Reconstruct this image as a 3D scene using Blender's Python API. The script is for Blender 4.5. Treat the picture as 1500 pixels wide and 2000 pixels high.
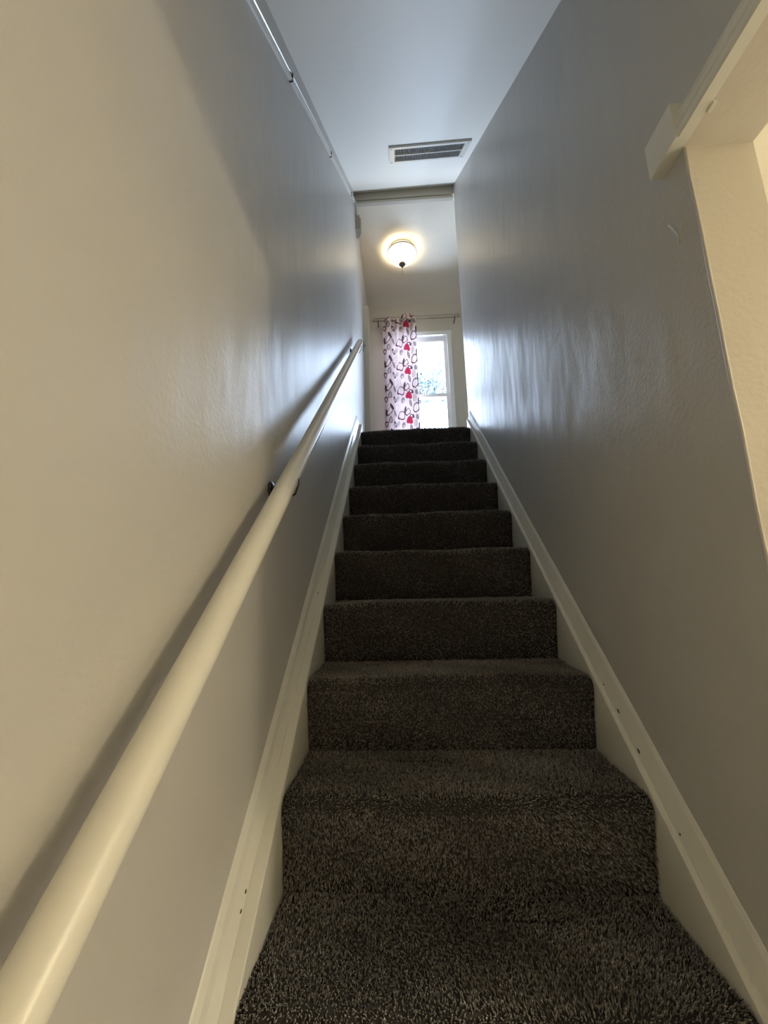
import bpy, bmesh, math
import numpy as np
from mathutils import Matrix, Vector

rng = np.random.default_rng(7)
scene = bpy.context.scene
for o in list(bpy.data.objects):
    bpy.data.objects.remove(o, do_unlink=True)

# ------------------------------------------------------------------ camera
F_PX, PITCH, YAW, ROLL = 792.72, 0.18914, -0.04767, -0.02472
CAM = (0.28151, -0.99061, 0.63027)


def camera():
    p, y, r = PITCH, YAW, ROLL
    f = Vector((math.sin(y) * math.cos(p), math.cos(y) * math.cos(p), math.sin(p)))
    r0 = Vector((math.cos(y), -math.sin(y), 0))
    u0 = r0.cross(f)
    ri = math.cos(r) * r0 + math.sin(r) * u0
    up = -math.sin(r) * r0 + math.cos(r) * u0
    cd = bpy.data.cameras.new('camera')
    cd.sensor_fit = 'VERTICAL'
    cd.sensor_height = 36.0
    cd.lens = 36.0 * F_PX / 2000.0
    cd.clip_start = 0.02
    ob = bpy.data.objects.new('camera', cd)
    m = Matrix((ri, up, -f)).transposed().to_4x4()
    m.translation = CAM
    ob.matrix_world = m
    scene.collection.objects.link(ob)
    scene.camera = ob


camera()

# ------------------------------------------------------------------ light and exposure
EXPOSURE = 1.15
SKY_STRENGTH = 19.0
HALL_LAMP_W = 11.0
ROOM_LAMP_W = 205.0
scene.view_settings.view_transform = 'Standard'
scene.view_settings.look = 'None'
scene.view_settings.gamma = 1.0
scene.view_settings.use_curve_mapping = False
scene.view_settings.exposure = EXPOSURE
scene.cycles.use_denoising = True
scene.cycles.max_bounces = 10
scene.cycles.diffuse_bounces = 7
scene.cycles.glossy_bounces = 4
scene.cycles.transparent_max_bounces = 12
scene.cycles.caustics_reflective = False
scene.cycles.caustics_refractive = False
scene.cycles.sample_clamp_indirect = 6.0

world = bpy.data.worlds.new('sky')
scene.world = world
world.use_nodes = True
wn = world.node_tree.nodes
wl = world.node_tree.links
wn.clear()
wo = wn.new('ShaderNodeOutputWorld')
wb = wn.new('ShaderNodeBackground')
wb.inputs['Color'].default_value = (0.62, 0.75, 1.0, 1)
wb.inputs['Strength'].default_value = SKY_STRENGTH
wl.new(wb.outputs[0], wo.inputs[0])


def portal(name, loc, direction, sx, sy):
    ld = bpy.data.lights.new(name, 'AREA')
    ld.shape = 'RECTANGLE'
    ld.size = sx
    ld.size_y = sy
    ld.cycles.is_portal = True
    ob = bpy.data.objects.new(name, ld)
    ob.location = loc
    ob.rotation_euler = Vector(direction).to_track_quat('-Z', 'Y').to_euler()
    scene.collection.objects.link(ob)


# sky light enters through the hall window only
portal('sky_portal', (0.515, 3.40, 2.77), (0, -1, 0), 0.72, 1.45)


# ------------------------------------------------------------------ constants
XL, XR = -0.047, 0.803          # stairwell wall surfaces
SL, SR = 0.0, 0.776             # skirting faces = carpet width
H, RUN = 0.195, 0.2232
SLOPE = H / RUN
ZF = 9 * H                      # hall floor
YH = 1.93                       # end of the stairwell / header
ZH = 3.905                      # hall ceiling
YF = 3.25                       # far wall
XHR = 2.7                       # right wall of the hall
ZB = -3 * H                     # floor of the lower room
ZOPEN = 1.392                   # head of the side opening
YJ = -0.375                     # jamb of the side opening
XJ = 0.921                      # outer face of the stair wall
ZLC = 1.66                      # ceiling of the lower room
YB, XB = -3.3, 3.6
WX0, WX1, WZ0, WZ1 = 0.13, 0.899, 2.04, 3.535   # outer edge of the window casing

# ------------------------------------------------------------------ materials
def new_mat(name):
    m = bpy.data.materials.new(name)
    m.use_nodes = True
    nt = m.node_tree
    nt.nodes.clear()
    out = nt.nodes.new('ShaderNodeOutputMaterial')
    return m, nt, out


def paint(name, col, rough=0.4, spec=0.5, bump=0.0, scale=60.0, var=0.03, bump2=0.0, coat=0.0, mottle=2.0):
    m, nt, out = new_mat(name)
    N, L = nt.nodes, nt.links
    b = N.new('ShaderNodeBsdfPrincipled')
    L.new(b.outputs[0], out.inputs[0])
    b.inputs['Roughness'].default_value = rough
    b.inputs['Specular IOR Level'].default_value = spec
    if coat:
        b.inputs['Coat Weight'].default_value = coat
        b.inputs['Coat Roughness'].default_value = 0.2
    tc = N.new('ShaderNodeTexCoord')
    n1 = N.new('ShaderNodeTexNoise')
    n1.inputs['Scale'].default_value = mottle
    n1.inputs['Detail'].default_value = 4
    L.new(tc.outputs['Object'], n1.inputs['Vector'])
    ramp = N.new('ShaderNodeMix')
    ramp.data_type = 'RGBA'
    c = np.array(col)
    ramp.inputs[6].default_value = (*(c * (1 - var)), 1)
    ramp.inputs[7].default_value = (*np.minimum(c * (1 + var), 1), 1)
    L.new(n1.outputs['Fac'], ramp.inputs[0])
    L.new(ramp.outputs[2], b.inputs['Base Color'])
    if bump > 0:
        n2 = N.new('ShaderNodeTexNoise')
        n2.inputs['Scale'].default_value = scale
        n2.inputs['Detail'].default_value = 3
        L.new(tc.outputs['Object'], n2.inputs['Vector'])
        n3 = N.new('ShaderNodeTexNoise')
        n3.inputs['Scale'].default_value = 7
        n3.inputs['Detail'].default_value = 2
        mp = N.new('ShaderNodeMapping')
        mp.inputs['Scale'].default_value = (1, 1, 0.45)
        L.new(tc.outputs['Object'], mp.inputs[0])
        L.new(mp.outputs[0], n3.inputs['Vector'])
        b1 = N.new('ShaderNodeBump')
        b1.inputs['Strength'].default_value = 1.0
        b1.inputs['Distance'].default_value = bump
        L.new(n2.outputs['Fac'], b1.inputs['Height'])
        b2 = N.new('ShaderNodeBump')
        b2.inputs['Strength'].default_value = 1.0
        b2.inputs['Distance'].default_value = bump2
        L.new(n3.outputs['Fac'], b2.inputs['Height'])
        L.new(b1.outputs[0], b2.inputs['Normal'])
        L.new(b2.outputs[0], b.inputs['Normal'])
    return m


M = {}
M['wall'] = paint('wall_paint', (0.54, 0.528, 0.505), 0.40, 0.5, 0.0005, 100, 0.02, 0.005)
M['ceiling'] = paint('ceiling_paint', (0.88, 0.85, 0.765), 0.55, 0.5, 0.0004, 60, 0.015, 0.003)
M['hall_ceiling'] = paint('hall_ceiling_paint', (0.84, 0.775, 0.65), 0.6, 0.4, 0.0004, 60, 0.015, 0.003)
M['hall'] = paint('hall_wall_paint', (0.61, 0.56, 0.465), 0.5, 0.4, 0.0006, 90, 0.02, 0.002)
M['cream'] = paint('cream_wall_paint', (0.64, 0.60, 0.52), 0.5, 0.4, 0.0008, 90, 0.02, 0.002)
M['trim'] = paint('trim_paint', (0.76, 0.755, 0.69), 0.28, 0.5, 0.0006, 25, 0.06, 0.001, mottle=9)
M['rail'] = paint('rail_paint', (0.80, 0.78, 0.70), 0.3, 0.5, 0.0003, 30, 0.02, 0.0006, mottle=5)
M['white'] = paint('window_paint', (0.80, 0.80, 0.76), 0.3, 0.5, 0.0002, 30, 0.02, 0.0)
M['plastic'] = paint('raceway_plastic', (0.66, 0.66, 0.63), 0.25, 0.5, 0, 1, 0.02)
M['vent'] = paint('vent_enamel', (0.74, 0.72, 0.66), 0.35, 0.5, 0, 1, 0.02)
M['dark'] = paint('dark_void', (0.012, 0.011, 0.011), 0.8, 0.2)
M['iron'] = paint('dark_metal', (0.02, 0.018, 0.018), 0.3, 0.6)
M['bronze'] = paint('bronze_metal', (0.13, 0.10, 0.07), 0.35, 0.6)
M['box'] = paint('backlit_box_and_rim', (0.40, 0.35, 0.27), 0.45, 0.4)  # backlit brown of the wall box put into its colour; lamp rim shares it
M['rod'] = paint('rod_metal', (0.42, 0.37, 0.30), 0.35, 0.6)
M['backing'] = paint('carpet_backing', (0.045, 0.041, 0.038), 0.95, 0.1)
M['scuff'] = paint('scuff_mark', (0.10, 0.09, 0.075), 0.7, 0.2)
M['floorboard'] = paint('lower_floor', (0.34, 0.32, 0.28), 0.6, 0.3)


def pile_mat():
    m, nt, out = new_mat('carpet_pile')
    N, L = nt.nodes, nt.links
    b = N.new('ShaderNodeBsdfPrincipled')
    b.inputs['Roughness'].default_value = 0.85
    b.inputs['Specular IOR Level'].default_value = 0.2
    b.inputs['Sheen Weight'].default_value = 0.25
    b.inputs['Sheen Roughness'].default_value = 0.5
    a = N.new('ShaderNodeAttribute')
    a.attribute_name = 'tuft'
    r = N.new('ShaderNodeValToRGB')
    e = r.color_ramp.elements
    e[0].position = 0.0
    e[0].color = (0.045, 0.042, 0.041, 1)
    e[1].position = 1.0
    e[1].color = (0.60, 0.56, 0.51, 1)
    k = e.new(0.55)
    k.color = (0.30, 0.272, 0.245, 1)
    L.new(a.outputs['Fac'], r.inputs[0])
    L.new(r.outputs[0], b.inputs['Base Color'])
    L.new(b.outputs[0], out.inputs[0])
    return m


M['pile'] = pile_mat()


def glass_mat():
    m, nt, out = new_mat('window_glass')
    N, L = nt.nodes, nt.links
    t = N.new('ShaderNodeBsdfTransparent')
    t.inputs[0].default_value = (0.96, 0.98, 0.97, 1)
    g = N.new('ShaderNodeBsdfGlossy')
    g.inputs['Roughness'].default_value = 0.02
    fr = N.new('ShaderNodeFresnel')
    fr.inputs[0].default_value = 1.45
    mx = N.new('ShaderNodeMixShader')
    L.new(fr.outputs[0], mx.inputs[0])
    L.new(t.outputs[0], mx.inputs[1])
    L.new(g.outputs[0], mx.inputs[2])
    L.new(mx.outputs[0], out.inputs[0])
    return m


M['glass'] = glass_mat()


def shade_mat(name, col, emit, transp):
    m, nt, out = new_mat(name)
    N, L = nt.nodes, nt.links
    d = N.new('ShaderNodeBsdfPrincipled')
    d.inputs['Base Color'].default_value = (0.85, 0.80, 0.66, 1)
    d.inputs['Roughness'].default_value = 0.25
    d.inputs['Emission Color'].default_value = (*col, 1)
    d.inputs['Emission Strength'].default_value = emit
    t = N.new('ShaderNodeBsdfTransparent')
    t.inputs[0].default_value = (1, 0.95, 0.82, 1)
    mx = N.new('ShaderNodeMixShader')
    mx.inputs[0].default_value = transp
    L.new(d.outputs[0], mx.inputs[1])
    L.new(t.outputs[0], mx.inputs[2])
    L.new(mx.outputs[0], out.inputs[0])
    return m


def bulb_mat(name, col, s):
    m, nt, out = new_mat(name)
    e = nt.nodes.new('ShaderNodeEmission')
    e.inputs[0].default_value = (*col, 1)
    e.inputs[1].default_value = s
    nt.links.new(e.outputs[0], out.inputs[0])
    return m


M['shade'] = shade_mat('lamp_glass', (1.0, 0.86, 0.62), 0.8, 0.22)
M['bulb'] = bulb_mat('bulb', (1.0, 0.88, 0.66), 9.0)
M['linen'] = shade_mat('linen_shade', (1.0, 0.86, 0.60), 3.0, 0.3)


def cloth_mat():
    m, nt, out = new_mat('printed_cloth')
    N, L = nt.nodes, nt.links
    a = N.new('ShaderNodeAttribute')
    a.attribute_name = 'print'
    d = N.new('ShaderNodeBsdfDiffuse')
    t = N.new('ShaderNodeBsdfTranslucent')
    mx = N.new('ShaderNodeMixShader')
    mx.inputs[0].default_value = 0.11
    L.new(a.outputs['Color'], d.inputs[0])
    L.new(a.outputs['Color'], t.inputs[0])
    L.new(d.outputs[0], mx.inputs[1])
    L.new(t.outputs[0], mx.inputs[2])
    L.new(mx.outputs[0], out.inputs[0])
    return m


M['cloth'] = cloth_mat()
M['leaf'] = paint('tree_leaf', (0.02, 0.034, 0.036), 0.6, 0.3)
M['bark'] = paint('tree_bark', (0.12, 0.09, 0.07), 0.9, 0.2)

# ------------------------------------------------------------------ mesh helpers
def link(name, me, mat, parent=None, smooth=False, kind=None):
    ob = bpy.data.objects.new(name, me)
    if mat is not None:
        me.materials.append(M[mat])
    if smooth:
        me.shade_smooth()
    scene.collection.objects.link(ob)
    if parent is not None:
        ob.parent = parent
    if kind:
        ob['kind'] = kind
    return ob


def mesh(name, verts, faces, mat, parent=None, smooth=False, kind=None):
    me = bpy.data.meshes.new(name)
    me.from_pydata([tuple(map(float, v)) for v in verts], [], [tuple(f) for f in faces])
    me.update()
    return link(name, me, mat, parent, smooth, kind)


def from_bm(name, bm, mat, parent=None, smooth=False, kind=None, bevel=0.0):
    if bevel > 0:
        es = [e for e in bm.edges if e.calc_face_angle(0) > 0.6]
        bmesh.ops.bevel(bm, geom=es, offset=bevel, segments=2, affect='EDGES', profile=0.6)
    bmesh.ops.recalc_face_normals(bm, faces=bm.faces)
    me = bpy.data.meshes.new(name)
    bm.to_mesh(me)
    bm.free()
    return link(name, me, mat, parent, smooth, kind)


def add_box(bm, x0, x1, y0, y1, z0, z1):
    vs = [bm.verts.new(p) for p in ((x0, y0, z0), (x1, y0, z0), (x1, y1, z0), (x0, y1, z0),
                                    (x0, y0, z1), (x1, y0, z1), (x1, y1, z1), (x0, y1, z1))]
    for f in ((0, 3, 2, 1), (4, 5, 6, 7), (0, 1, 5, 4), (1, 2, 6, 5), (2, 3, 7, 6), (3, 0, 4, 7)):
        bm.faces.new([vs[i] for i in f])


def box(name, b, mat, parent=None, kind=None, bevel=0.0):
    bm = bmesh.new()
    add_box(bm, *b)
    return from_bm(name, bm, mat, parent, False, kind, bevel)


def prism_x(name, poly, x0, x1, mat, parent=None, kind=None, bevel=0.0, smooth=False):
    """polygon in (y, z) extruded along x"""
    bm = bmesh.new()
    a = [bm.verts.new((x0, y, z)) for y, z in poly]
    b = [bm.verts.new((x1, y, z)) for y, z in poly]
    n = len(poly)
    bm.faces.new(a)
    bm.faces.new(b[::-1])
    for i in range(n):
        bm.faces.new((a[i], b[i], b[(i + 1) % n], a[(i + 1) % n]))
    return from_bm(name, bm, mat, parent, smooth, kind, bevel)


def sweep(name, section, path, mat, parent=None, kind=None, smooth=False, wob=None):
    """section: (x, h) points, x world across, h vertical offset; path: list of (y, z)"""
    bm = bmesh.new()
    rings = []
    for i, (y, z) in enumerate(path):
        dx, dz = (wob[i] if wob is not None else (0, 0))
        rings.append([bm.verts.new((x + dx * (k / max(1, len(section) - 1)), y, z + h + dz)) for k, (x, h) in enumerate(section)])
    n = len(section)
    for a, b in zip(rings[:-1], rings[1:]):
        for i in range(n):
            bm.faces.new((a[i], a[(i + 1) % n], b[(i + 1) % n], b[i]))
    bm.faces.new(rings[0])
    bm.faces.new(rings[-1][::-1])
    return from_bm(name, bm, mat, parent, smooth, kind)


def lathe(name, prof, mat, parent=None, seg=40, loc=(0, 0, 0), smooth=True):
    vs, fs = [], []
    rings = []
    for r, z in prof:
        if r < 1e-6:
            rings.append([len(vs)])
            vs.append((loc[0], loc[1], loc[2] + z))
        else:
            ring = []
            for i in range(seg):
                a = 2 * math.pi * i / seg
                ring.append(len(vs))
                vs.append((loc[0] + r * math.cos(a), loc[1] + r * math.sin(a), loc[2] + z))
            rings.append(ring)
    for a, b in zip(rings[:-1], rings[1:]):
        for i in range(seg):
            j = (i + 1) % seg
            if len(a) == 1 and len(b) == 1:
                continue
            if len(a) == 1:
                fs.append((a[0], b[j], b[i]))
            elif len(b) == 1:
                fs.append((a[i], a[j], b[0]))
            else:
                fs.append((a[i], a[j], b[j], b[i]))
    return mesh(name, vs, fs, mat, parent, smooth)


def tube(name, pts, r, mat, parent=None, seg=14, cap_round=False, kind=None):
    pts = [Vector(p) for p in pts]
    rs = [r] * len(pts) if not hasattr(r, '__len__') else list(r)
    if cap_round:
        d0 = (pts[0] - pts[1]).normalized()
        d1 = (pts[-1] - pts[-2]).normalized()
        A, B = [], []
        for k in range(1, 6):
            t = math.pi / 2 * k / 5.5
            A.insert(0, (pts[0] + d0 * rs[0] * math.sin(t), rs[0] * math.cos(t)))
            B.append((pts[-1] + d1 * rs[-1] * math.sin(t), rs[-1] * math.cos(t)))
        pts = [p for p, _ in A] + pts + [p for p, _ in B]
        rs = [q for _, q in A] + rs + [q for _, q in B]
    vs, fs = [], []
    ref = None
    for i, p in enumerate(pts):
        t = (pts[min(i + 1, len(pts) - 1)] - pts[max(i - 1, 0)]).normalized()
        if ref is None:
            ref = t.orthogonal().normalized()
        ref = (ref - t * ref.dot(t)).normalized()
        bi = t.cross(ref)
        for k in range(seg):
            a = 2 * math.pi * k / seg
            vs.append(p + (ref * math.cos(a) + bi * math.sin(a)) * rs[i])
    for i in range(len(pts) - 1):
        for k in range(seg):
            a, b = i * seg + k, i * seg + (k + 1) % seg
            fs.append((a, b, b + seg, a + seg))
    fs.append(tuple(range(seg))[::-1])
    fs.append(tuple(range((len(pts) - 1) * seg, len(pts) * seg)))
    return mesh(name, vs, fs, mat, parent, True, kind)


def thing(name, label, cat, loc=(0, 0, 0), group=None):
    o = bpy.data.objects.new(name, None)
    o.empty_display_size = 0.05
    o.location = loc
    scene.collection.objects.link(o)
    o['label'] = label
    o['category'] = cat
    if group:
        o['group'] = group
    return o


def settle(root):
    """children were modelled in world space: keep them there under the moved Empty"""
    inv = Matrix.Translation(Vector(root.location)).inverted()
    for ch in root.children:
        if ch.type == 'MESH' and not ch.get('_s'):
            ch.data.transform(inv)
            for g in ch.children:
                g.data.transform(inv)
    return root


def ceil_z(x, y):
    t = (x - XL) / (XR - XL)
    return (2.373 + 0.846 * y) * (1 - t) + (2.393 + 0.843 * y) * t


# ------------------------------------------------------------------ the setting
# left wall: one plane from the lower room to the hall's far wall
def wall_slab(name, x0, x1, poly, mat, sub=0.12):
    return prism_x(name, poly, x0, x1, mat, kind='structure')


wall_slab('wall_left', XL - 0.12, XL, [(YB, ZB), (-0.7, ZB), (YF + 0.15, ZB), (YF + 0.15, ZH + 0.45), (YB, ZH + 0.45)], 'wall')
# right stair wall with its side opening (jamb at YJ, head at ZOPEN)
YC = -0.92
rw = prism_x('wall_right', [(YJ, ZB), (YH, ZB), (YH, ZH + 0.35), (YC, ZH + 0.35), (YC, ZOPEN), (YJ, ZOPEN)],
             XR, XJ, 'wall', kind='structure')
rw.data.materials.append(M['cream'])
for p in rw.data.polygons:
    if p.normal.x > 0.5 or (p.normal.y < -0.5 and p.center.z < ZOPEN) or (p.normal.z < -0.5 and p.center.z > 0.5):
        p.material_index = 1
# sloping stair ceiling
def sloped_ceiling():
    bm = bmesh.new()
    ny, nx = 24, 6
    low, top = [], []
    for j in range(ny + 1):
        y = -0.96 + (YH + 0.96) * j / ny
        low.append([bm.verts.new((XL + (XR - XL) * i / nx, y, ceil_z(XL + (XR - XL) * i / nx, y))) for i in range(nx + 1)])
        top.append([bm.verts.new((XL + (XR - XL) * i / nx, y, ceil_z(XL + (XR - XL) * i / nx, y) + 0.08)) for i in range(nx + 1)])
    for j in range(ny):
        for i in range(nx):
            bm.faces.new((low[j][i], low[j + 1][i], low[j + 1][i + 1], low[j][i + 1]))
            bm.faces.new((top[j][i], top[j][i + 1], top[j + 1][i + 1], top[j + 1][i]))
        bm.faces.new((low[j][0], top[j][0], top[j + 1][0], low[j + 1][0]))
        bm.faces.new((low[j][nx], low[j + 1][nx], top[j + 1][nx], top[j][nx]))
    bm.faces.new(low[0] + top[0][::-1])
    bm.faces.new(low[-1][::-1] + top[-1])
    return from_bm('ceiling', bm, 'ceiling', None, False, 'structure')


sloped_ceiling()
# header at the top of the stairwell, with a shallow shadow line under it
box('trim_1', (XL, XR, YH, YH + 0.034, ZH + 0.030, ZH + 0.16), 'hall', kind='structure')
box('trim_4', (XL, XR, YH + 0.006, YH + 0.034, ZH - 0.002, ZH + 0.022), 'hall', kind='structure', bevel=0.004)
box('ceiling', (XL, XHR, YH + 0.035, YF + 0.15, ZH, ZH + 0.1), 'hall_ceiling', kind='structure')
box('ceiling', (XL, XR, YH + 0.0, YH + 0.034, ZH + 0.17, ZH + 0.3), 'ceiling', kind='structure')
# hall shell
box('floor', (XL, XHR, YH + 0.02, YF, ZF - 0.12, ZF - 0.004), 'backing', kind='structure')
def far_wall():
    bm = bmesh.new()
    x0, x1, z0, z1 = WX0 + 0.03, WX1 - 0.03, WZ0 + 0.03, WZ1 - 0.03
    add_box(bm, XL, x0, YF, YF + 0.15, ZF - 0.1, ZH)
    add_box(bm, x1, XHR, YF, YF + 0.15, ZF - 0.1, ZH)
    add_box(bm, x0, x1, YF, YF + 0.15, z1, ZH)
    add_box(bm, x0, x1, YF, YF + 0.15, ZF - 0.1, z0)
    return from_bm('wall_far', bm, 'hall', None, False, 'structure')


far_wall()
box('wall_hall_right', (XHR, XHR + 0.12, YH - 0.12, YF + 0.15, ZF - 0.1, ZH + 0.1), 'hall', kind='structure')
box('wall_hall_near', (XJ, XHR, YH - 0.12, YH, ZF - 0.1, ZH + 0.1), 'hall', kind='structure')
# casing on the left wall of the hall, seen end-on
box('trim_2', (XL, 0.0, 2.65, 2.755, ZF, 3.46), 'hall', kind='structure', bevel=0.006)
# lower room
box('floor', (XL, XB, YB, YH + 0.14, ZB - 0.1, ZB), 'floorboard', kind='structure')
box('light_stop_under_stair', (XL, XJ, YH + 0.024, YH + 0.14, ZB, ZF - 0.122), 'cream', kind='structure')  # unseen, added to block sky light leaking in below the steps
box('ceiling', (XJ, XB, YC, 1.0, ZLC, ZLC + 0.1), 'ceiling', kind='structure')
box('ceiling', (XL, XB, YB, YC, ZLC, ZLC + 0.1), 'ceiling', kind='structure')
box('wall_back', (XL, XB, YB - 0.12, YB, ZB, ZLC), 'cream', kind='structure')
box('wall_lower_right', (XB, XB + 0.12, YB, 1.0, ZB, ZLC), 'cream', kind='structure')
box('wall_lower_far', (XJ, XB, 1.0, 1.12, ZB, ZLC), 'cream', kind='structure')


# ------------------------------------------------------------------ skirting boards beside the stair
def skirting(name, side):
    face = SL if side < 0 else SR
    wall = XL if side < 0 else XR
    d = -1 if side < 0 else 1
    ytop = 1.86
    n = 40
    path = [(-0.72 + (ytop + 0.72) * i / n, SLOPE * (-0.72 + (ytop + 0.72) * i / n)) for i in range(n + 1)]
    if side > 0:
        path = [p for p in path if p[0] > YJ + 0.002]
        path.insert(0, (YJ + 0.003, SLOPE * (YJ + 0.003)))
    # level out at the hall floor
    path = [(y, min(z, ZF - 0.045)) for y, z in path]
    a = abs(wall - face)
    board = [(face, -0.16), (face, 0.222), (face + d * 0.002, 0.226), (face + d * a * 0.99, 0.226), (face + d * a * 0.99, -0.16)]
    if side < 0:
        board = board[::-1]
    o = sweep(name, board, path, 'trim', kind='structure')
    w = [(float(v), float(q)) for v, q in zip(rng.normal(0, 0.0007, len(path)), rng.normal(0, 0.0009, len(path)))]
    cap = [(face + d * 0.0235, 0.227), (face + d * 0.0235, 0.238), (face + d * 0.027, 0.246), (face + d * 0.034, 0.262),
           (face + d * 0.0375 * (a / 0.047), 0.283), (face + d * (a - 0.003), 0.296), (face + d * (a - 0.0002), 0.300),
           (face + d * (a - 0.0002), 0.227)]
    if side > 0:
        s = a / 0.047
        cap = [(face + d * 0.010, 0.227), (face + d * 0.010, 0.236), (face + d * 0.012, 0.246), (face + d * 0.016, 0.264),
               (face + d * 0.021, 0.286), (face + d * 0.025, 0.297), (face + d * (a - 0.0002), 0.300), (face + d * (a - 0.0002), 0.227)]
    if side < 0:
        cap = cap[::-1]
    c = sweep('cap_moulding', cap, path, 'trim', o, smooth=False, wob=w)
    # rounded returned end of the moulding at the top
    return o


sk_l = skirting('baseboard_left', -1)
sk_r = skirting('baseboard_right', 1)
# nail holes and scuffs on the mouldings, seams and blisters in the wall paint
def speck(name, parent, p, r, mat, stretch=(1, 1, 1)):
    bm = bmesh.new()
    bmesh.ops.create_icosphere(bm, subdivisions=2, radius=r)
    for v in bm.verts:
        v.co = Vector((v.co.x * stretch[0], v.co.y * stretch[1], v.co.z * stretch[2])) + Vector(p)
    return from_bm(name, bm, mat, parent, True)


for y, dz, r, st in ((0.43, 0.0, 0.0030, 1), (0.157, 0.0, 0.0030, 1), (0.028, 0.0, 0.0016, 5), (-0.089, 0.0, 0.0030, 1), (0.10, 0.0, 0.0012, 7)):
    speck('nail_hole', sk_r, (SR + 0.0115, y, SLOPE * y + 0.237 + dz), r, 'scuff', (0.6, st, st * 0.87 if st > 1 else 1))
for y in (-0.158, -0.178, 0.44):
    speck('nail_hole', sk_l, (-0.0245, y, SLOPE * y + 0.240), 0.0016, 'scuff', (0.6, 2.5, 2.2))
wr = bpy.data.objects['wall_right']
wlft = bpy.data.objects['wall_left']
tube('paint_ridge', [(XR, -0.310, 1.295), (XR, -0.319, 1.277), (XR, -0.327, 1.257), (XR, -0.327, 1.241)], 0.0022, 'wall', wr, 8, True)
tube('paint_ridge', [(XR, -0.347, 1.267), (XR, -0.339, 1.262), (XR, -0.331, 1.252)], 0.0022, 'wall', wr, 8, True)
tube('board_seam', [(XR + 0.0027, 0.20 + 0.08 * i, 1.428 + 0.001 * math.sin(i)) for i in range(12)], 0.003, 'wall', wr, 10, True)
tube('board_seam', [(XL - 0.0027, 0.04 + 0.005 * i, 2.24 - 0.075 * i) for i in range(9)], 0.003, 'wall', wlft, 10, True)
speck('paint_blister', wlft, (XL, -0.014, 1.008), 0.007, 'wall', (0.35, 0.9, 1.6))
speck('paint_blister', wlft, (XL, -0.026, 0.992), 0.005, 'wall', (0.35, 0.9, 2.0))
for y, z in ((0.62, 1.18), (0.30, 1.02), (-0.05, 0.78), (0.75, 0.98)):
    speck('paint_blister', wr, (XR, y, z), 0.0045, 'wall', (0.3, 1, 1.4))

# ------------------------------------------------------------------ carpeted staircase
stairs = thing('staircase', 'straight flight of steep stairs covered in dark grey-brown cut-pile carpet', 'staircase', (0.388, -0.7, ZB))


def step_profile(k):
    """visible outline of step k: riser foot -> nose -> tread back, (y, z) points"""
    y0, z0 = k * RUN, k * H
    z1 = z0 + H
    yn = y0 - 0.036
    r = 0.026
    pts = [(y0 - 0.004, z0)]
    for t in (0.25, 0.5, 0.72):
        pts.append((y0 - 0.004 + (yn - y0 + 0.004) * (t ** 1.15), z0 + (H - r) * t))
    for a in range(0, 91, 15):
        t = math.radians(a)
        pts.append((yn + r - r * math.cos(t), z1 - r + r * math.sin(t)))
    yb = y0 + RUN if k < 8 else YH + 0.02
    for t in (0.35, 0.7, 1.0):
        pts.append((yn + r + (yb - yn - r) * t, z1))
    return pts


def wave(x, k, ph):
    return 0.0022 * np.sin(x * 9 + k * 1.7 + ph) + 0.0014 * np.sin(x * 23 + k * 3.1 + ph * 2)


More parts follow.
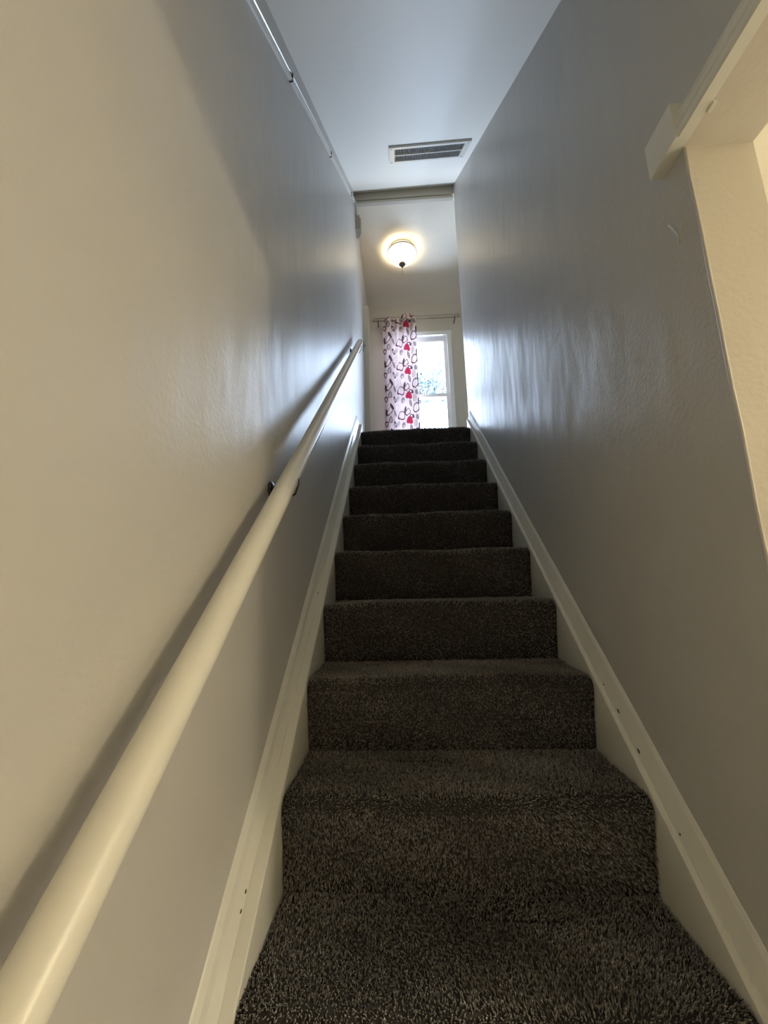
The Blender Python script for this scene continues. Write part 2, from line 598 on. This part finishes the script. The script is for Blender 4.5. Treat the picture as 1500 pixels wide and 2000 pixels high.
def build_step(k):
    pts = step_profile(k)
    nx = 40
    xs = np.linspace(SL + 0.001, SR - 0.001, nx + 1)
    y0, z0 = k * RUN, k * H
    yb = pts[-1][0]
    bot = [(yb, z0 + 0.03), (y0 + 0.03, z0 + 0.001)]
    loop = pts + bot
    n = len(loop)
    vs = []
    for x in xs:
        for i, (y, z) in enumerate(loop):
            w = 0.0
            if 2 <= i < len(pts) - 1:
                w = 1.0
            edge = 0.004 * (math.exp(-(x - SL) / 0.02) + math.exp(-(SR - x) / 0.02)) * w
            vs.append((x, y + w * wave(x, k, 0.4) + edge, z + w * wave(x, k, 2.0) - edge * 1.2))
    fs = []
    for j in range(nx):
        for i in range(n):
            a, b = j * n + i, j * n + (i + 1) % n
            fs.append((a, b, b + n, a + n))
    fs.append(tuple(range(n))[::-1])
    fs.append(tuple(range(nx * n, nx * n + n)))
    st = mesh('step', vs, fs, 'backing', stairs, True)
    # pile
    spacing = 0.0031 if k in (-1, 0, 1) else (0.0038 if k < 4 else 0.0052)
    P = np.array(pts)
    seg = np.diff(P, axis=0)
    ln = np.hypot(seg[:, 0], seg[:, 1])
    cum = np.concatenate([[0], np.cumsum(ln)])
    total = cum[-1]
    cnt = int((SR - SL) * total / spacing ** 2)
    s = rng.random(cnt) * total
    x = SL + 0.002 + rng.random(cnt) * (SR - SL - 0.004)
    idx = np.clip(np.searchsorted(cum, s, side='right') - 1, 0, len(ln) - 1)
    t = (s - cum[idx]) / ln[idx]
    base = P[idx] + seg[idx] * t[:, None]
    # smooth normal from neighbouring segments
    nrm = np.stack([-seg[:, 1] / ln, seg[:, 0] / ln], 1)
    nrm = nrm[idx]
    edge = 0.004 * (np.exp(-(x - SL) / 0.02) + np.exp(-(SR - x) / 0.02))
    wgt = ((idx >= 2) & (idx < len(pts) - 2)).astype(float)
    B = np.stack([x, base[:, 0] + wgt * (wave(x, k, 0.4) + edge), base[:, 1] + wgt * (wave(x, k, 2.0) - edge * 1.2)], 1)
    N3 = np.stack([np.zeros(cnt), nrm[:, 0], nrm[:, 1]], 1)
    lean = rng.normal(0, 0.4, (cnt, 3))
    # broad footprints in the nap: neighbouring tufts lean the same way
    lean[:, 0] += 0.5 * np.sin(x * 11 + s * 9 + k * 2.1)
    lean[:, 1] += 0.5 * np.cos(x * 8 - s * 13 + k * 1.3) - 0.15
    lean[:, 1] -= 0.45 * (nrm[:, 1] > 0.7)
    lean *= np.where(nrm[:, 1] > 0.7, 1.0, 0.6)[:, None]
    lean -= N3 * (lean * N3).sum(1)[:, None]
    hgt = rng.uniform(0.0055, 0.0085, cnt)
    rad = rng.uniform(0.00085, 0.0014, cnt) * (spacing / 0.0038) ** 0.8
    tip = B + N3 * hgt[:, None] + lean * hgt[:, None] * 0.55
    mid = B + N3 * (hgt * 0.55)[:, None] + lean * hgt[:, None] * 0.16
    T = np.cross(N3, rng.normal(0, 1, (cnt, 3)))
    T /= np.linalg.norm(T, axis=1)[:, None]
    U = np.cross(N3, T)
    R3 = []
    for c, sc in ((B, 0.8), (mid, 1.15)):
        for q in range(3):
            a = 2 * math.pi * q / 3 + (0.5 if sc > 1 else 0)
            R3.append(c + (T * math.cos(a) + U * math.sin(a)) * (rad * sc)[:, None])
    V = np.stack(R3 + [tip], 1)                      # cnt x 7 x 3
    F = []
    for q in range(3):
        a, b = q, (q + 1) % 3
        F += [(a, b, 3 + b), (a, 3 + b, 3 + a), (3 + a, 3 + b, 6)]
    F = np.array(F)
    faces = (np.arange(cnt)[:, None, None] * 7 + F[None]).reshape(-1, 3)
    me = bpy.data.meshes.new('carpet_pile')
    nv, nf = cnt * 7, len(faces)
    me.vertices.add(nv)
    me.vertices.foreach_set('co', V.reshape(-1).astype(np.float32))
    me.loops.add(nf * 3)
    me.loops.foreach_set('vertex_index', faces.reshape(-1).astype(np.int32))
    me.polygons.add(nf)
    me.polygons.foreach_set('loop_start', (np.arange(nf) * 3).astype(np.int32))
    me.update(calc_edges=True)
    at = me.attributes.new('tuft', 'FLOAT', 'POINT')
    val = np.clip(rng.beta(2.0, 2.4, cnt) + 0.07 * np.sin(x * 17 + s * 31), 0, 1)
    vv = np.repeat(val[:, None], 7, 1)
    vv[:, :3] *= 0.3  # roots darkened in colour for the shade deep between tufts
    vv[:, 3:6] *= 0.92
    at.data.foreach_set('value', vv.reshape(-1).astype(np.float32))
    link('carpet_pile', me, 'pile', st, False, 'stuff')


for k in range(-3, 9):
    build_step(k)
settle(stairs)

# ------------------------------------------------------------------ handrail
RX, RZ0, RR = 0.003, 0.931, 0.0228


def rail_pt(y, dx=0, dz=0):
    return (RX + dx, y, RZ0 + SLOPE * y + dz)


hr = thing('handrail', 'long round cream-painted wooden handrail sloping up along the left wall', 'handrail', (XL, -0.022, 0.9))
NR = 24
tube('rail', [rail_pt(-1.35 + (1.745 + 1.35) * i / NR) for i in range(NR + 1)], RR, 'rail', hr, seg=28, cap_round=True)


def bracket(y):
    z = RZ0 + SLOPE * y
    zp = z - 0.030
    br = bpy.data.objects.new('bracket', None)
    scene.collection.objects.link(br)
    br.parent = hr
    off = Vector(hr.location)
    vs, fs = [], []

    def disc(x, r, seg=20):
        s = len(vs)
        for i in range(seg):
            a = 2 * math.pi * i / seg
            vs.append(Vector((x, y + r * math.cos(a), zp + r * math.sin(a))) - off)
        return s
    seg = 20
    ids = [disc(XL, 0.021), disc(XL + 0.005, 0.021), disc(XL + 0.009, 0.014), disc(XL + 0.011, 0.008)]
    for a, b in zip(ids[:-1], ids[1:]):
        for i in range(seg):
            fs.append((a + i, a + (i + 1) % seg, b + (i + 1) % seg, b + i))
    fs.append(tuple(range(ids[-1], ids[-1] + seg)))
    mesh('wall_plate', vs, fs, 'iron', br, True)
    arm = [Vector((XL + 0.006, y, zp)) - off, Vector((XL + 0.03, y, zp - 0.012)) - off, Vector((RX - 0.004, y, zp - 0.020)) - off,
           Vector((RX + 0.016, y - 0.012, zp - 0.016)) - off, Vector((RX + 0.025, y - 0.028, zp - 0.006)) - off,
           Vector((RX + 0.029, y - 0.030, zp + 0.004)) - off, Vector((RX + 0.0295, y - 0.030, zp + 0.018)) - off]
    tube('arm', arm, [0.0045, 0.004, 0.0034, 0.0026, 0.0021, 0.0018, 0.0016], 'iron', br, seg=10)
    sad = [Vector(rail_pt(y - 0.03, 0, -RR * 1.28)) - off, Vector(rail_pt(y + 0.03, 0, -RR * 1.28)) - off]
    tube('saddle', sad, 0.004, 'iron', br, seg=8)


for ch in list(hr.children):
    ch.data.transform(Matrix.Translation(-Vector(hr.location)))
for yb in (-1.15, -0.022, 1.56):
    bracket(yb)

# ------------------------------------------------------------------ raceway along the ceiling on the left wall
rc = thing('cable_raceway', 'narrow white plastic cable raceway along the left wall just below the sloping ceiling', 'raceway', (XL, 0.8, 2.96))


def race_z(y):
    return 2.254 + 0.8555 * y


cuts = [(-0.93, 0.052), (0.052, 0.779), (0.779, 1.66), (1.66, 1.915)]
for i, (ya, yb) in enumerate(cuts):
    g = 0.0025
    ya2, yb2 = ya + g, yb - g
    sec = [(XL, 0.0), (XL + 0.007, 0.001), (XL + 0.010, 0.005), (XL + 0.010, 0.012), (XL + 0.006, 0.015), (XL + 0.006, 0.026),
           (XL + 0.009, 0.028), (XL + 0.009, 0.035), (XL + 0.006, 0.038), (XL, 0.039)]
    c = sweep('channel', sec, [(ya2, race_z(ya2)), (yb2, race_z(yb2))], 'plastic', rc)
    if i < 3:
        j = [(XL, -0.004), (XL + 0.010, -0.003), (XL + 0.0115, 0.004), (XL + 0.0115, 0.036), (XL + 0.008, 0.040), (XL, 0.041)]
        sweep('joint_cover', j, [(yb - g, race_z(yb - g)), (yb + g, race_z(yb + g))], 'iron' if i == 0 else 'bronze', rc)
# vertical drop behind the header
tube('cord_drop', [(XL + 0.010, 1.905, race_z(1.91) + 0.03), (XL + 0.012, 1.935, ZH - 0.02), (XL + 0.012, 1.975, ZH - 0.05), (XL + 0.012, 2.0, ZH - 0.07)],
     0.008, 'plastic', rc, seg=10)
settle(rc)

jb = thing('junction_box', 'small wall box coloured as if backlit, high on the left wall at the end of the raceway', 'box', (XL, 2.03, 3.77))
box('back_plate', (XL, XL + 0.014, 1.985, 2.085, ZH - 0.205, ZH - 0.045), 'box', jb, bevel=0.002)
box('cover', (XL + 0.014, XL + 0.034, 1.992, 2.078, ZH - 0.195, ZH - 0.055), 'box', jb, bevel=0.004)
box('ridge', (XL + 0.034, XL + 0.044, 2.01, 2.06, ZH - 0.185, ZH - 0.065), 'box', jb, bevel=0.003)
settle(jb)

# ------------------------------------------------------------------ ceiling vent (lies on the sloping ceiling)
VX0, VX1, VY0, VY1 = 0.270, 0.752, 0.935, 1.205
vent = thing('air_vent', 'rectangular cream metal air vent with two rows of thin louvres on the sloping ceiling', 'vent',
             (0.511, 1.07, ceil_z(0.511, 1.07)))


def on_ceil(x, y, d):
    """point d below the ceiling surface at (x, y)"""
    n = Vector((-(ceil_z(XR, y) - ceil_z(XL, y)) / (XR - XL), -0.845, 1)).normalized()
    return Vector((x, y, ceil_z(x, y))) - n * d


def slab_on_ceil(bm, x0, x1, y0, y1, d0, d1):
    q = [on_ceil(x, y, d) for d in (d0, d1) for x, y in ((x0, y0), (x1, y0), (x1, y1), (x0, y1))]
    vs = [bm.verts.new(p) for p in q]
    for f in ((0, 1, 2, 3), (7, 6, 5, 4), (4, 5, 1, 0), (5, 6, 2, 1), (6, 7, 3, 2), (7, 4, 0, 3)):
        bm.faces.new([vs[i] for i in f])


FW, FH = 0.034, 0.030
bm = bmesh.new()
slab_on_ceil(bm, VX0, VX1, VY0, VY0 + FH, 0.0005, 0.011)
slab_on_ceil(bm, VX0, VX1, VY1 - FH, VY1, 0.0005, 0.011)
slab_on_ceil(bm, VX0, VX0 + FW, VY0 + FH, VY1 - FH, 0.0005, 0.011)
slab_on_ceil(bm, VX1 - FW, VX1, VY0 + FH, VY1 - FH, 0.0005, 0.011)
from_bm('frame', bm, 'vent', vent)
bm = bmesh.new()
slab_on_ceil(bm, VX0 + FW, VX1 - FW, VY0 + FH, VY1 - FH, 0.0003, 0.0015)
from_bm('duct_shade_sheet', bm, 'dark', vent)  # near-black sheet: shade of the unlit duct painted behind the louvres
ym = (VY0 + VY1) / 2
bm = bmesh.new()
slab_on_ceil(bm, VX0 + FW, VX1 - FW, ym - 0.006, ym + 0.006, 0.001, 0.0105)
from_bm('divider', bm, 'vent', vent)
for (ya, yb) in ((VY0 + FH, ym - 0.006), (ym + 0.006, VY1 - FH)):
    bm = bmesh.new()
    n = 42
    for i in range(n):
        x = VX0 + FW + (VX1 - VX0 - 2 * FW) * (i + 0.5) / n
        slab_on_ceil(bm, x - 0.0006, x + 0.0006, ya, yb, 0.0040, 0.0090)
    from_bm('louvres', bm, 'vent', vent, kind='stuff')
for (x, y) in ((VX0 + 0.014, VY0 + 0.02), (VX0 + 0.014, VY1 - 0.02), (VX1 - 0.014, VY0 + 0.02), (VX1 - 0.014, VY1 - 0.02)):
    a, b = on_ceil(x, y, 0.0108), on_ceil(x, y, 0.0128)
    tube('screw', [a, b], 0.004, 'rod', vent, seg=8)
settle(vent)

# ------------------------------------------------------------------ hall ceiling light
LX, LY = 0.355, 2.45
cl = thing('ceiling_light', 'round flush ceiling light with cream glass bowl and bronze finial, switched on', 'lamp', (LX, LY, ZH))
lathe('ceiling_pan', [(0.0, 0.0), (0.125, 0.0), (0.128, -0.014), (0.120, -0.020), (0.0, -0.020)], 'white', cl, 32, (LX, LY, ZH))
bowl = [(0.143, -0.045), (0.141, -0.056), (0.133, -0.074), (0.116, -0.096), (0.092, -0.118), (0.064, -0.138), (0.034, -0.152), (0.0, -0.158)]
inner = [(max(r - 0.004, 0.0), z + 0.004) for r, z in bowl[::-1]]
lathe('glass_bowl', bowl + inner + [bowl[0]], 'shade', cl, 48, (LX, LY, ZH))
rim = [(0.143, -0.041), (0.147, -0.043), (0.147, -0.049), (0.143, -0.052), (0.140, -0.046), (0.143, -0.041)]
lathe('rim', rim, 'box', cl, 48, (LX, LY, ZH))
lathe('finial', [(0.0, -0.158), (0.030, -0.160), (0.033, -0.166), (0.022, -0.180), (0.009, -0.190), (0.007, -0.200), (0.0, -0.204)], 'bronze', cl, 24, (LX, LY, ZH))
tube('pull_chain', [(LX, LY, ZH - 0.202), (LX, LY, ZH - 0.275)], 0.0016, 'bronze', cl, seg=6)
tube('stem', [(LX, LY, ZH - 0.015), (LX, LY, ZH - 0.16)], 0.004, 'bronze', cl, seg=8)
lathe('bulb', [(0.0, 0.028), (0.02, 0.02), (0.028, 0.0), (0.02, -0.02), (0.0, -0.028)], 'bulb', cl, 16, (LX - 0.055, LY - 0.01, ZH - 0.105))
settle(cl)


def point(name, loc, watt, col, size, parent):
    ld = bpy.data.lights.new(name, 'POINT')
    ld.energy = watt
    ld.color = col
    ld.shadow_soft_size = size
    ob = bpy.data.objects.new(name, ld)
    ob.parent = parent
    ob.location = Vector(loc) - Vector(parent.location)
    scene.collection.objects.link(ob)


point('bulb_light', (LX - 0.055, LY - 0.01, ZH - 0.105), HALL_LAMP_W, (1.0, 0.86, 0.62), 0.03, cl)

# ------------------------------------------------------------------ hall window
wf = bpy.data.objects.new('window_1', None)
wf['kind'] = 'structure'
wf.location = ((WX0 + WX1) / 2, YF, WZ0)
scene.collection.objects.link(wf)
CW = 0.046


def frame_ring(name, x0, x1, z0, z1, w, y0, y1, mat, parent, bevel=0.0):
    bm = bmesh.new()
    add_box(bm, x0, x0 + w, y0, y1, z0, z1)
    add_box(bm, x1 - w, x1, y0, y1, z0, z1)
    add_box(bm, x0 + w, x1 - w, y0, y1, z1 - w, z1)
    add_box(bm, x0 + w, x1 - w, y0, y1, z0, z0 + w)
    return from_bm(name, bm, mat, parent, False, None, bevel)


bm = bmesh.new()
add_box(bm, WX0, WX0 + CW, YF - 0.018, YF, WZ0, WZ1 - CW)
add_box(bm, WX1 - CW, WX1, YF - 0.018, YF, WZ0, WZ1 - CW)
add_box(bm, WX0 - 0.004, WX1 + 0.004, YF - 0.022, YF, WZ1 - CW, WZ1)
from_bm('casing', bm, 'white', wf, bevel=0.002)
frame_ring('jamb_frame', WX0 + 0.032, WX1 - 0.032, WZ0 + 0.032, WZ1 - 0.032, 0.014, YF + 0.001, YF + 0.14, 'white', wf)
box('sill', (WX0 - 0.02, WX1 + 0.02, YF - 0.05, YF + 0.0, WZ0 - 0.015, WZ0 + 0.012), 'white', wf, bevel=0.004)
XA, XBn = WX0 + CW, WX1 - CW
ZM = 2.765
us = frame_ring('upper_sash', XA, XBn, ZM - 0.018, WZ1 - CW, 0.038, YF + 0.055, YF + 0.085, 'white', wf, bevel=0.002)
box('pane', (XA + 0.036, XBn - 0.036, YF + 0.068, YF + 0.072, ZM + 0.018, WZ1 - CW - 0.036), 'glass', us)
ls = frame_ring('lower_sash', XA, XBn, WZ0 + CW, ZM + 0.018, 0.040, YF + 0.018, YF + 0.048, 'white', wf, bevel=0.002)
box('pane', (XA + 0.038, XBn - 0.038, YF + 0.031, YF + 0.035, WZ0 + CW + 0.038, ZM - 0.020), 'glass', ls)
box('sash_lock', (0.49, 0.54, YF + 0.006, YF + 0.030, ZM + 0.018, ZM + 0.028), 'rod', ls, bevel=0.002)
inv = Matrix.Translation(-Vector(wf.location))
for ch in wf.children:
    ch.data.transform(inv)
    for g in ch.children:
        g.data.transform(inv)

# ------------------------------------------------------------------ curtain rod and curtain
RY, RZ = 3.15, 3.645
rod = thing('curtain_rod', 'thin metal double curtain rod above the hall window', 'curtain rod', (0.5, RY, RZ))
tube('front_rod', [(0.035, RY, RZ), (0.975, RY, RZ)], 0.0075, 'rod', rod, seg=12)
tube('back_rod', [(0.03, YF - 0.045, RZ + 0.078), (0.985, YF - 0.045, RZ + 0.078)], 0.0045, 'rod', rod, seg=10)
for sx, x in ((-1, 0.035), (1, 0.975)):
    tube('end_return', [(x, RY, RZ), (x + sx * 0.02, RY + 0.003, RZ + 0.001), (x + sx * 0.028, RY + 0.02, RZ + 0.01),
                        (x + sx * 0.015, YF - 0.045, RZ + 0.078), (x + sx * 0.012, YF - 0.001, RZ + 0.078)], 0.006, 'rod', rod, seg=10)
    br = box('bracket', (x - sx * 0.035 - 0.006, x - sx * 0.035 + 0.006, RY - 0.012, YF - 0.0005, RZ - 0.013, RZ - 0.008), 'bronze', rod)
    box('bracket_clip', (x - sx * 0.035 - 0.005, x - sx * 0.035 + 0.005, RY - 0.013, RY - 0.009, RZ - 0.009, RZ + 0.012), 'bronze', rod)
settle(rod)


def curtain():
    x0, x1 = 0.118, 0.503
    z0, z1 = ZF + 0.06, 3.70
    nu, nv = 240, 440
    folds = 4.0
    U = np.linspace(0, 1, nu + 1)
    V = np.linspace(0, 1, nv + 1)
    uu, vv = np.meshgrid(U, V)
    amp = 0.023 + 0.004 * np.sin(vv * 3)
    ph = 2 * math.pi * folds * (uu + 0.018 * np.sin(uu * 9 + 1) + 0.012 * vv * np.sin(uu * 5))
    Y = RY + amp * np.sin(ph) + 0.004 * np.sin(3 * ph + vv * 6)
    X = x0 + (x1 - x0) * (uu + 0.004 * np.sin(2 * ph + 0.5) * (1 - 0.3 * vv)) + 0.006 * vv * np.sin(uu * 11)
    topz = 3.655 + np.interp(uu, [0, .05, .08, .14, .17, .20, .24, .30, .5, .55, .60, .66, .70, .75, .82, .88, .92, .95, 1],
                             [-.01, .0, .035, .005, .01, .045, .0, -.005, -.005, .02, .07, .05, .055, .078, .082, .07, .03, .01, -.01])
    Z = topz + (z0 - topz) * vv
    co = np.stack([X, Y, Z], 2).reshape(-1, 3)
    n = nu + 1
    i = np.arange(nv)[:, None] * n + np.arange(nu)[None]
    faces = np.stack([i, i + 1, i + n + 1, i + n], 2).reshape(-1, 4)
    me = bpy.data.meshes.new('panel')
    me.vertices.add(len(co))
    root = thing('curtain', 'translucent white curtain printed with brown rings, leaf shapes and red dots',
                 'curtain', (0.31, RY, z0))
    me.vertices.foreach_set('co', (co - np.array(root.location)).reshape(-1).astype(np.float32))
    nf = len(faces)
    me.loops.add(nf * 4)
    me.loops.foreach_set('vertex_index', faces.reshape(-1).astype(np.int32))
    me.polygons.add(nf)
    me.polygons.foreach_set('loop_start', (np.arange(nf) * 4).astype(np.int32))
    me.update(calc_edges=True)
    # flat print: cloth coordinates in metres
    cu = (uu * 0.40).reshape(-1)
    cv = ((z1 - Z)).reshape(-1)
    base = np.array([0.80, 0.66, 0.665])
    col = np.tile(base, (len(cu), 1))
    PX, PZ = 0.42, 0.29
    BR = (0.13, 0.05, 0.055)
    DK = (0.10, 0.07, 0.075)
    GR = (0.30, 0.24, 0.24)
    RD = (0.46, 0.035, 0.085)
    TN = (0.62, 0.52, 0.47)

    def ell(cx, cz, rx, rz, ang, c, ring=0.0, drop=0.0):
        a = math.radians(ang)
        for sh in (-PX, 0, PX):
            du = cu - cx - sh
            dv = (cv - cz + PZ / 2) % PZ - PZ / 2
            p = du * math.cos(a) + dv * math.sin(a)
            q = -du * math.sin(a) + dv * math.cos(a)
            w = 1 + drop * q / rz
            d = np.sqrt((p / (rx * np.clip(w, 0.2, 2))) ** 2 + (q / rz) ** 2)
            msk = (d < 1) & (d > 1 - ring / min(rx, rz)) if ring else d < 1
            col[msk] = c

    o = 0.12
    LG = (0.52, 0.46, 0.46)
    ell(0.018, o - 0.115, 0.010, 0.045, 0, DK)
    ell(0.020, o + 0.02, 0.020, 0.035, 0, BR, 0.008)
    ell(0.346, o + 0.026, 0.024, 0.042, 0, TN)
    ell(0.145, o - 0.157, 0.026, 0.040, 0, TN, 0.006)
    ell(0.065, o - 0.013, 0.024, 0.043, 0, GR)
    ell(0.068, o - 0.005, 0.010, 0.026, 20, LG)
    ell(0.060, o - 0.120, 0.030, 0.055, 30, BR, 0.008, 0.3)
    ell(0.083, o - 0.166, 0.018, 0.036, -30, DK)
    ell(0.122, o - 0.100, 0.015, 0.040, -20, GR)
    ell(0.122, o + 0.026, 0.016, 0.038, -20, BR, 0.008)
    ell(0.157, o + 0.030, 0.019, 0.025, 0, LG)
    ell(0.197, o - 0.064, 0.035, 0.060, 25, BR, 0.008, 0.35)
    ell(0.234, o - 0.136, 0.011, 0.038, 8, DK)
    ell(0.261, o - 0.098, 0.028, 0.040, 10, BR, 0.007)
    ell(0.214, o + 0.042, 0.016, 0.042, 15, GR)
    ell(0.214, o + 0.055, 0.007, 0.018, 15, TN)
    ell(0.300, o - 0.058, 0.018, 0.026, 20, BR, 0.008)
    ell(0.322, o - 0.064, 0.012, 0.026, -15, DK)
    ell(0.295, o + 0.085, 0.018, 0.040, -5, GR)
    ell(0.362, o - 0.145, 0.038, 0.058, -5, BR, 0.009)
    ell(0.372, o - 0.034, 0.018, 0.034, -15, GR)
    ell(0.392, o + 0.07, 0.010, 0.040, 0, DK)
    ell(0.279, o, 0.036, 0.042, 10, RD)
    ca = me.attributes.new('print', 'FLOAT_COLOR', 'POINT')
    ca.data.foreach_set('color', np.concatenate([col, np.ones((len(col), 1))], 1).reshape(-1).astype(np.float32))
    link('panel', me, 'cloth', root, True)
    # grommets threaded on the rod
    loc = Vector(root.location)
    for kx in range(8):
        t = (kx + 0.5) / 9
        x = x0 + (x1 - x0) * (t + 0.03)
        pts = [Vector((x, RY + 0.017 * math.cos(a), RZ + 0.017 * math.sin(a))) - loc for a in np.linspace(0, 2 * math.pi, 17)]
        tube('grommet', pts, 0.0028, 'bronze', root, seg=6)
    return root


curtain()

# ------------------------------------------------------------------ moulding over the side opening
ml = thing('opening_moulding', 'white ridged moulding with square end block over the opening in the right wall', 'moulding', (XR, -0.6, ZOPEN))
sec = [(XR, 0.0), (XR - 0.020, 0.0), (XR - 0.022, 0.004), (XR - 0.022, 0.016), (XR - 0.018, 0.019), (XR - 0.020, 0.024),
       (XR - 0.020, 0.034), (XR - 0.014, 0.038), (XR - 0.016, 0.050), (XR - 0.008, 0.060), (XR, 0.062)]
sweep('profile', sec[::-1], [(YC, ZOPEN), (-0.392, ZOPEN)], 'trim', ml)
box('end_block', (XR - 0.025, XR, -0.392, -0.316, ZOPEN + 0.0, ZOPEN + 0.074), 'trim', ml, bevel=0.002)
box('corner_stub', (XR + 0.0, XR + 0.006, -0.445, -0.430, ZOPEN - 0.004, ZOPEN - 0.0002), 'trim', ml, bevel=0.002)
settle(ml)
# corner bead: irregular paint ridge down the jamb edge
tube('trim_3', [(XR + 0.001 + 0.0006 * math.sin(i * 2.1), YJ + 0.001 + 0.0006 * math.cos(i * 1.3), ZB + (ZOPEN - ZB - 0.003) * i / 30) for i in range(31)],
     0.0028, 'wall', None, seg=8, kind='structure')

# ------------------------------------------------------------------ key hook on the left wall beyond the rail
kh = thing('wall_hook', 'tiny dark metal hook on the left wall just past the top end of the handrail', 'hook', (XL, 2.42, 2.86))
tube('shank', [(XL, 2.40, 2.90), (XL + 0.014, 2.40, 2.90), (XL + 0.016, 2.40, 2.86), (XL + 0.012, 2.405, 2.80)], 0.003, 'iron', kh, seg=6)
tube('tip', [(XL + 0.016, 2.40, 2.855), (XL + 0.030, 2.405, 2.85), (XL + 0.032, 2.408, 2.87)], 0.0028, 'iron', kh, seg=6)
settle(kh)

# ------------------------------------------------------------------ lamp in the lower room (out of frame, lights the foot of the stair)
FX, FY, FZ = 2.55, -1.0, 1.24
fl = thing('floor_lamp', 'floor lamp with drum shade in the lower room right of the stair opening', 'lamp', (FX, FY, ZB))
lathe('base', [(0.0, 0.0), (0.14, 0.0), (0.14, 0.012), (0.02, 0.03), (0.0, 0.03)], 'bronze', fl, 32, (FX, FY, ZB))
tube('pole', [(FX, FY, ZB + 0.02), (FX, FY, FZ - 0.02)], 0.011, 'bronze', fl, seg=12)
lathe('lamp_shade', [(0.13, -0.11), (0.10, 0.11), (0.098, 0.11), (0.128, -0.11), (0.13, -0.11)], 'linen', fl, 40, (FX, FY, FZ))
settle(fl)
point('floor_lamp_light', (FX, FY, FZ), ROOM_LAMP_W, (1.0, 0.955, 0.85), 0.07, fl)

# ------------------------------------------------------------------ tree outside the window
def tree():
    root = thing('tree', 'leafy tree crown seen pale through the window glass', 'tree', (0.3, 9.5, -1.0))
    c = np.array([1.15, 9.5, 6.2])
    n = 1000
    d = rng.normal(0, 1, (n, 3))
    d /= np.linalg.norm(d, axis=1)[:, None]
    r = rng.random(n) ** 0.45
    P = c + d * r[:, None] * np.array([1.2, 0.8, 0.5])
    vs, fs = [], []
    for p in P:
        a = Vector(rng.normal(0, 1, 3)).normalized()
        b = a.orthogonal().normalized()
        s = 0.05 + 0.05 * rng.random()
        p = Vector(p)
        k = len(vs)
        vs += [p - a * s, p + b * s * 0.5, p + a * s, p - b * s * 0.5]
        fs.append((k, k + 1, k + 2, k + 3))
    mesh('foliage', vs, fs, 'leaf', root, kind='stuff')
    tube('trunk', [(0.3, 9.5, -1.0), (0.35, 9.5, 2.5), (0.3, 9.5, 4.5), (0.5, 9.5, 5.8)], [0.16, 0.12, 0.08, 0.03], 'bark', root, seg=10)
    for q in ((1.5, 9.2, 6.2), (0.2, 9.8, 6.4), (1.1, 9.9, 6.5)):
        tube('branch', [(0.45, 9.5, 5.4), ((q[0] + 0.45) / 2, 9.5, 6.0), q], [0.03, 0.02, 0.008], 'bark', root, seg=8)
    settle(root)


tree()
